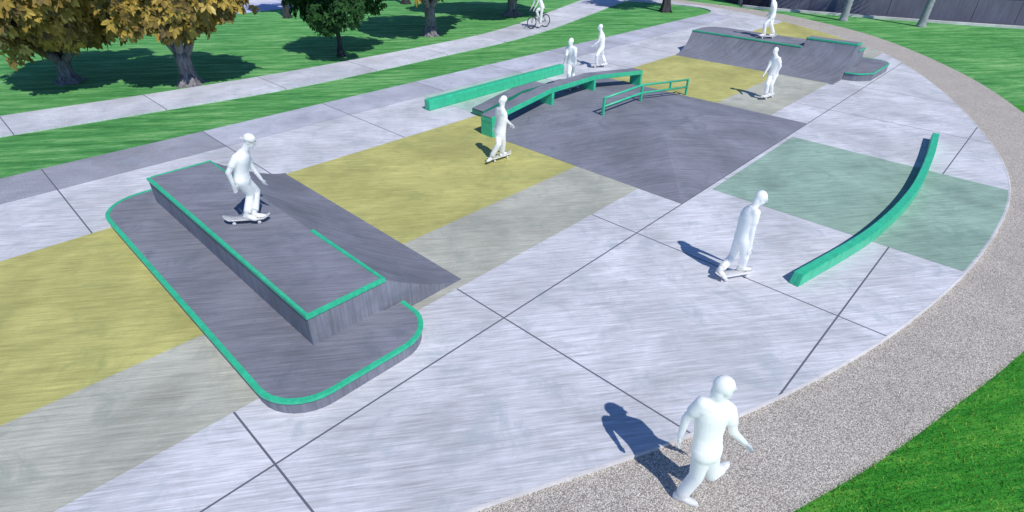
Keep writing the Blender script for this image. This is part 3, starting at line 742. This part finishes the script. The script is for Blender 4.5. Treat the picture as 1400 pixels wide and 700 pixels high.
def build_person(key, label, voxel=.009, hair='short', cap_back=False, sc=1.08, leg=1.0, hs=1.0):
    root, J = PEOPLE[key]
    V = {k: E1 * q[0] + E2 * q[1] + EZ * q[2] for k, q in J.items()}
    t = tag(empty('person', root), label, 'person', 'plain white figures in the skate park')
    b = Lump()
    hip = (V['hipL'] + V['hipR']) / 2; sh = (V['shL'] + V['shR']) / 2; nk = V['neck']
    up = (nk - hip).normalized()
    wx = (V['shR'] - V['shL']); wx = (wx - up * wx.dot(up)).normalized()
    hx = (V['hipR'] - V['hipL']); hx = (hx - up * hx.dot(up)).normalized()
    if hx.dot(wx) < 0: hx = -hx
    fx = up.cross(wx)                    # front or back of the chest
    face = (V['face'] - V['head']); face = (face - EZ * face.z * .5).normalized()
    if fx.dot(face) < 0: fx = -fx
    L = (nk - hip).length
    bow = -fx * .035                     # spine curve
    rings = []
    for f, hw, hd in ((-.16, .090, .080), (-.10, .140, .108), (-.02, .166, .122), (.10, .168, .124), (.13, .160, .116), (.32, .148, .108), (.52, .160, .116), (.70, .172, .122), (.84, .168, .106), (.92, .125, .085), (.98, .075, .068), (1.02, .06, .06)):
        c = hip + up * L * f + bow * math.sin(PI * min(max(f, 0), 1)); u = hx.lerp(wx, min(max(f, 0), 1)).normalized()
        rings.append((c, u * hw * sc, up.cross(u) * hd * sc))
    b.loft(rings, 24)
    # head
    hd = V['head']; hz = ((hd - nk).normalized() * .6 + EZ * .4).normalized(); fy = (face - hz * face.dot(hz)).normalized(); hxx = fy.cross(hz); hz = hz * hs; fy = fy * hs; hxx = hxx * hs
    b.cap(nk - up * .05, hd - hz * .04 - fy * .012, .062 * sc, .055 * sc)
    b.ell(hd + hz * .025 - fy * .008, hxx * .076, fy * .096, hz * .100)
    b.ell(hd - hz * .052 + fy * .028, hxx * .056, fy * .062, hz * .066)          # jaw
    b.ell(hd - hz * .098 + fy * .066, hxx * .022, fy * .020, hz * .018)          # chin
    b.cap(hd + hz * .022 + fy * .092, hd - hz * .022 + fy * .108, .010, .017)    # nose
    b.cap(hd + hz * .030 + fy * .084 - hxx * .040, hd + hz * .030 + fy * .084 + hxx * .040, .013, .013)  # brow
    b.cap(hd - hz * .056 + fy * .086 - hxx * .018, hd - hz * .056 + fy * .086 + hxx * .018, .009, .009)  # lips
    for sg in (-1, 1):
        b.ell(hd + hxx * sg * .078 - fy * .005 - hz * .005, hxx * .012, fy * .022, hz * .034)            # ears
        b.ell(hd + hxx * sg * .033 + fy * .080 + hz * .006, hxx * .013, fy * .010, hz * .009)            # eyes
    if hair == 'short' and not cap_back:
        b.ell(hd + hz * .040 - fy * .022, hxx * .083, fy * .094, hz * .092)
    elif hair == 'long':
        b.ell(hd + hz * .036 - fy * .024, hxx * .088, fy * .100, hz * .098)
        b.ell(hd - hz * .06 - fy * .055, hxx * .074, fy * .050, hz * .095)
    for S in 'LR':
        out = wx if S == 'R' else -wx
        s0, e0, h0 = V['sh' + S], V['el' + S], V['ha' + S]
        s0 = sh + (s0 - sh) * .0 + out * .165 * sc - up * .01 if (s0 - sh).length < .14 else s0
        b.cap(sh + out * .07, s0, .075 * sc, .066 * sc); b.cap(nk - up * .03, s0 - up * .005, .062 * sc, .058 * sc); b.cap(sh - up * .10, s0 - up * .06, .09 * sc, .06 * sc)
        m = s0.lerp(e0, .62)
        b.cap(s0, m, .064 * sc, .060 * sc, flat1=True)                            # sleeve
        b.cap(s0, e0, .050 * sc, .043 * sc); b.cap(e0, h0, .042 * sc, .028 * sc)
        d = (h0 - e0).normalized(); fwd = (fx - d * fx.dot(d)).normalized(); side = d.cross(fwd)
        pu = (fwd * .45 + side * .9 * (1 if S == 'R' else -1)).normalized(); pv = d.cross(pu)   # palm normal pu
        pc = h0 + d * .045
        b.loft([(h0 - d * .012, pv * .026, pu * .020), (h0 + d * .02, pv * .036, pu * .018), (h0 + d * .06, pv * .042, pu * .016), (h0 + d * .088, pv * .038, pu * .013)], 12)
        for k, (o_, l_) in enumerate(((-.030, .060), (-.010, .074), (.011, .078), (.031, .068))):
            r0 = h0 + d * .080 + pv * o_; c = .35 + .1 * k
            k1 = r0 + (d + pu * .30 * c).normalized() * l_ * .48; k2 = k1 + (d * .8 + pu * .9 * c).normalized() * l_ * .32; k3 = k2 + (d * .5 + pu * 1.2 * c).normalized() * l_ * .24
            for p_, q_, ra, rb in ((r0, k1, .0098, .0092), (k1, k2, .0092, .0085), (k2, k3, .0085, .0075)): b.cap(p_, q_, ra, rb, 8)
        ts = 1 if fwd.dot(pv) > 0 else -1
        r0 = h0 + d * .022 + pv * ts * .030; k1 = r0 + (d * .7 + pv * ts * .7 + pu * .25).normalized() * .040; k2 = k1 + (d * .95 + pv * ts * .2 + pu * .35).normalized() * .034
        b.cap(r0, k1, .0125, .0108, 8); b.cap(k1, k2, .0105, .0085, 8)
        # legs in loose trousers
        h1, kn, an = V['hip' + S], V['kn' + S], V['an' + S]
        b.cap(h1, kn, .095 * sc * leg, .068 * sc * leg, 16); b.cap(kn, kn.lerp(an, .9), .068 * sc * leg, .064 * sc * leg, 16, flat1=True)
        b.cap(kn.lerp(an, .8), an - EZ * .03, .045, .042)
    body = b.done('body', t, M['white_cloth'], voxel)
    for S in 'LR':
        an, to = V['an' + S], V['to' + S]
        f = Vector((to.x - an.x, to.y - an.y, min(0.0, max(-.25, to.z - an.z + .05)))); f = f.normalized() if f.length > .02 else fy
        if key == 'FG' and S == 'R': f = (to - an).normalized()
        lat = f.cross(EZ).normalized(); un = lat.cross(f)
        q = Lump(); c0 = an - un * .045
        q.loft([(c0 + f * x + un * z, lat * hw, un * hh) for x, z, hw, hh in ((-.085, .008, .020, .022), (-.075, .006, .034, .038), (-.03, .004, .041, .044), (.04, .0, .043, .040), (.10, -.008, .048, .032), (.15, -.012, .044, .026), (.19, -.016, .030, .020), (.203, -.018, .014, .012))], 16)
        q.loft([(c0 + f * x - un * .034, lat * hw, un * .010) for x, hw in ((-.09, .015), (-.08, .036), (0, .043), (.10, .052), (.16, .046), (.20, .030), (.212, .012))], 16)
        q.cap(an + un * .035, an - un * .02, .046, .046)
        q.done('shoe', t, M['white_cloth'], .008, 2)
    if cap_back:
        q = Lump(); q.ell(hd + hz * .048 - fy * .010, hxx * .086, fy * .105, hz * .088)
        q.loft([(hd + hz * .025 - fy * (.06 + .035 * i) - hz * .008 * i, hxx * (.072 - .006 * i * i * .5), hz * .007) for i in range(4)], 16)
        q.done('cap', t, M['white_cloth'], .006, 2)
    return t

build_person('P1', 'white figure in a backwards cap crouching on a skateboard on top of the tiered ledge', .008, cap_back=True)
build_person('P2', 'white figure stooping with bowed head on a skateboard near the curved beam', .008, hair='long')
build_person('P3', 'white figure riding a skateboard on yellow paving by the long green ledge', .009)
build_person('P5', 'white upright figure on a skateboard on white paving past the green beam', .010)
build_person('P6', 'white figure half hidden behind the long green ledge', .010)
build_person('P4', 'white figure leaning back on a skateboard on beige paving', .010)
build_person('P8', 'white figure standing on a skateboard on the quarter pipe platform, head out of view', .010)
build_person('P7', 'white figure riding the black bicycle along the footpath', .010)
build_person('FG', 'large white figure striding on the gravel path in the foreground, one foot lifted', .007, hair='long', sc=1.14, leg=1.04, hs=1.12)

# ------------------------------------------------------------------ skateboards
def make_board():
    t = empty('skateboard')
    bm = bmesh.new(); sec = []
    for i in range(21):
        x = -.41 + .82 * i / 20; e = max(0, abs(x) - .27); z = .098 + e * e * 2.6 + e * .12
        w_ = .100 * (1 - max(0, (abs(x) - .30) / .115) ** 2.2) if abs(x) > .30 else .100
        w_ = max(w_, .022); sec.append((x, w_, z))
    lo = [[bm.verts.new((x, y * w_, z - .012 + (.006 * y * y))) for y in (-1, -.5, 0, .5, 1)] for x, w_, z in sec]
    hi = [[bm.verts.new((x, y * w_, z + (.006 * y * y))) for y in (-1, -.5, 0, .5, 1)] for x, w_, z in sec]
    for i in range(20):
        for k in range(4):
            bm.faces.new((hi[i][k], hi[i + 1][k], hi[i + 1][k + 1], hi[i][k + 1])); bm.faces.new((lo[i][k], lo[i][k + 1], lo[i + 1][k + 1], lo[i + 1][k]))
        for k in (0, 4): bm.faces.new((lo[i][k], lo[i + 1][k], hi[i + 1][k], hi[i][k]))
    for i in (0, 20):
        for k in range(4): bm.faces.new((lo[i][k], lo[i][k + 1], hi[i][k + 1], hi[i][k]))
    from_bm('deck', bm, M['white_cloth'], t, True)
    for sx in (-1, 1):
        bm = bmesh.new(); box(bm, sx * .22 - .04, sx * .22 + .04, -.028, .028, .070, .087, .003); tube(bm, [(sx * .22, -.075, .042), (sx * .22, .075, .042)], .011, 8)
        bmesh.ops.create_cone(bm, cap_ends=True, segments=10, radius1=.016, radius2=.024, depth=.04, matrix=Matrix.Translation((sx * .22, 0, .057)))
        from_bm('truck', bm, M['metal'], t)
        for sy in (-1, 1):
            bm = bmesh.new(); tube(bm, [(sx * .22, sy * .070, .033), (sx * .22, sy * .075, .033), (sx * .22, sy * .098, .033), (sx * .22, sy * .103, .033)], [.024, .033, .033, .024], 16)
            from_bm('wheel', bm, M['white_cloth'], t, True)
    return t
proto = make_board(); first = True
for key, lab, dz in (('P1', 'white skateboard with raised tail on top of the tiered ledge', 0), ('P2', 'white skateboard on the white slabs beneath the stooping figure', 0), ('P3', 'white skateboard on the yellow paving', 0),
                 ('P5', 'white skateboard on white paving past the green beam', 0), ('P6', 'white skateboard glimpsed underneath the long green ledge', 0), ('P4', 'white skateboard on the beige paving', 0), ('P8', 'white skateboard on the quarter pipe platform', 0)):
    root, J = PEOPLE[key]; rt_ = Vector(root)
    a = rt_ + E1 * J['b0'][0] + E2 * J['b0'][1]; b = rt_ + E1 * J['b1'][0] + E2 * J['b1'][1]; c = (a + b) / 2
    o = proto if first else proto.copy()
    if not first:
        COL.objects.link(o)
        for ch in proto.children:
            k = ch.copy(); COL.objects.link(k); k.parent = o
    first = False
    o.location = (c.x, c.y, root[2] + .006 + dz); o.rotation_euler = (0, 0, math.atan2(b.y - a.y, b.x - a.x))
    tag(o, lab, 'skateboard', 'skateboards under the white figures')

# ------------------------------------------------------------------ bicycle
root, J = PEOPLE['P7']; rt_ = Vector(root)
wf = rt_ + E1 * J['w0'][0] + E2 * J['w0'][1]; wr = rt_ + E1 * J['w1'][0] + E2 * J['w1'][1]; c = (wf + wr) / 2
ang = math.atan2(wf.y - wr.y, wf.x - wr.x)
t = tag(empty('bicycle', (c.x, c.y, -.004), ang), 'dark bicycle ridden along the footpath by a white figure', 'bicycle')
BP, RB = M['bike_paint'], M['rubber']
def wheel(x):
    bm = bmesh.new(); n = 36
    rg = [[bm.verts.new((x + (.318 + .025 * math.cos(2 * PI * k / 8)) * math.cos(2 * PI * i / n), .025 * math.sin(2 * PI * k / 8), .343 + (.318 + .025 * math.cos(2 * PI * k / 8)) * math.sin(2 * PI * i / n))) for k in range(8)] for i in range(n)]
    for i in range(n):
        for k in range(8): bm.faces.new((rg[i][k], rg[(i + 1) % n][k], rg[(i + 1) % n][(k + 1) % 8], rg[i][(k + 1) % 8]))
    wl = from_bm('wheel', bm, RB, t, True)
    bm = bmesh.new()
    for i in range(20):
        a = 2 * PI * i / 20; tube(bm, [(x, (.03 if i % 2 else -.03), .343), (x + .30 * math.cos(a), 0, .343 + .30 * math.sin(a))], .0022, 4)
    tube(bm, [(x, -.045, .343), (x, .045, .343)], .02, 10)
    from_bm('spokes', bm, M['metal'], wl)
wheel(.515); wheel(-.515)
bm = bmesh.new()
BB, ST, HT, HB = (-.08, 0, .29), (-.22, 0, .80), (.36, 0, .84), (.40, 0, .70)
for a, b, r in ((BB, ST, .017), (ST, HT, .016), (BB, HB, .019), (HB, HT, .02), (HT, (.345, 0, .90), .015)): tube(bm, [a, b], r, 10)
for sy in (-1, 1):
    tube(bm, [(-.515, sy * .05, .343), (-.08, sy * .03, .29)], .010, 8); tube(bm, [(-.515, sy * .05, .343), (-.22, sy * .015, .78)], .009, 8)
    tube(bm, [HB, (.42, sy * .045, .62), (.515, sy * .045, .343)], .012, 8)
from_bm('frame', bm, BP, t, True)
bm = bmesh.new(); tube(bm, [ST, (-.255, 0, .95)], .013, 8); from_bm('seat_post', bm, M['metal'], t, True)
bm = bmesh.new(); tube(bm, [(-.40, 0, .965), (-.36, 0, .97), (-.26, 0, .965), (-.13, 0, .96), (-.11, 0, .96)], [.03, .065, .05, .022, .012], 12); bmesh.ops.scale(bm, vec=(1, 1, .55), verts=bm.verts, space=Matrix.Translation((0, 0, -.965))); from_bm('saddle', bm, RB, t, True)
bm = bmesh.new(); tube(bm, [(.345, 0, .90), (.36, 0, .98)], .014, 8); tube(bm, [(.30, -.29, 1.0), (.37, -.16, .985), (.37, .16, .985), (.30, .29, 1.0)], .012, 8); hb = from_bm('handlebar', bm, BP, t, True)
for sy in (-1, 1):
    bm = bmesh.new(); tube(bm, [(.325, sy * .235, .995), (.295, sy * .30, 1.0)], .017, 8); from_bm('grip', bm, RB, hb, True)
bm = bmesh.new(); tube(bm, [(-.08, .045, .29), (-.08, .055, .29)], .09, 24); tube(bm, [(-.08, .06, .29), (-.08, .07, .12)], .011, 8); tube(bm, [(-.08, -.06, .29), (-.08, -.07, .46)], .011, 8); cr = from_bm('crank', bm, M['metal'], t)
for sy, z in ((1, .115), (-1, .465)):
    bm = bmesh.new(); box(bm, -.125, -.035, min(sy * .075, sy * .165), max(sy * .075, sy * .165), z - .012, z + .012, .004); from_bm('pedal', bm, RB, cr)
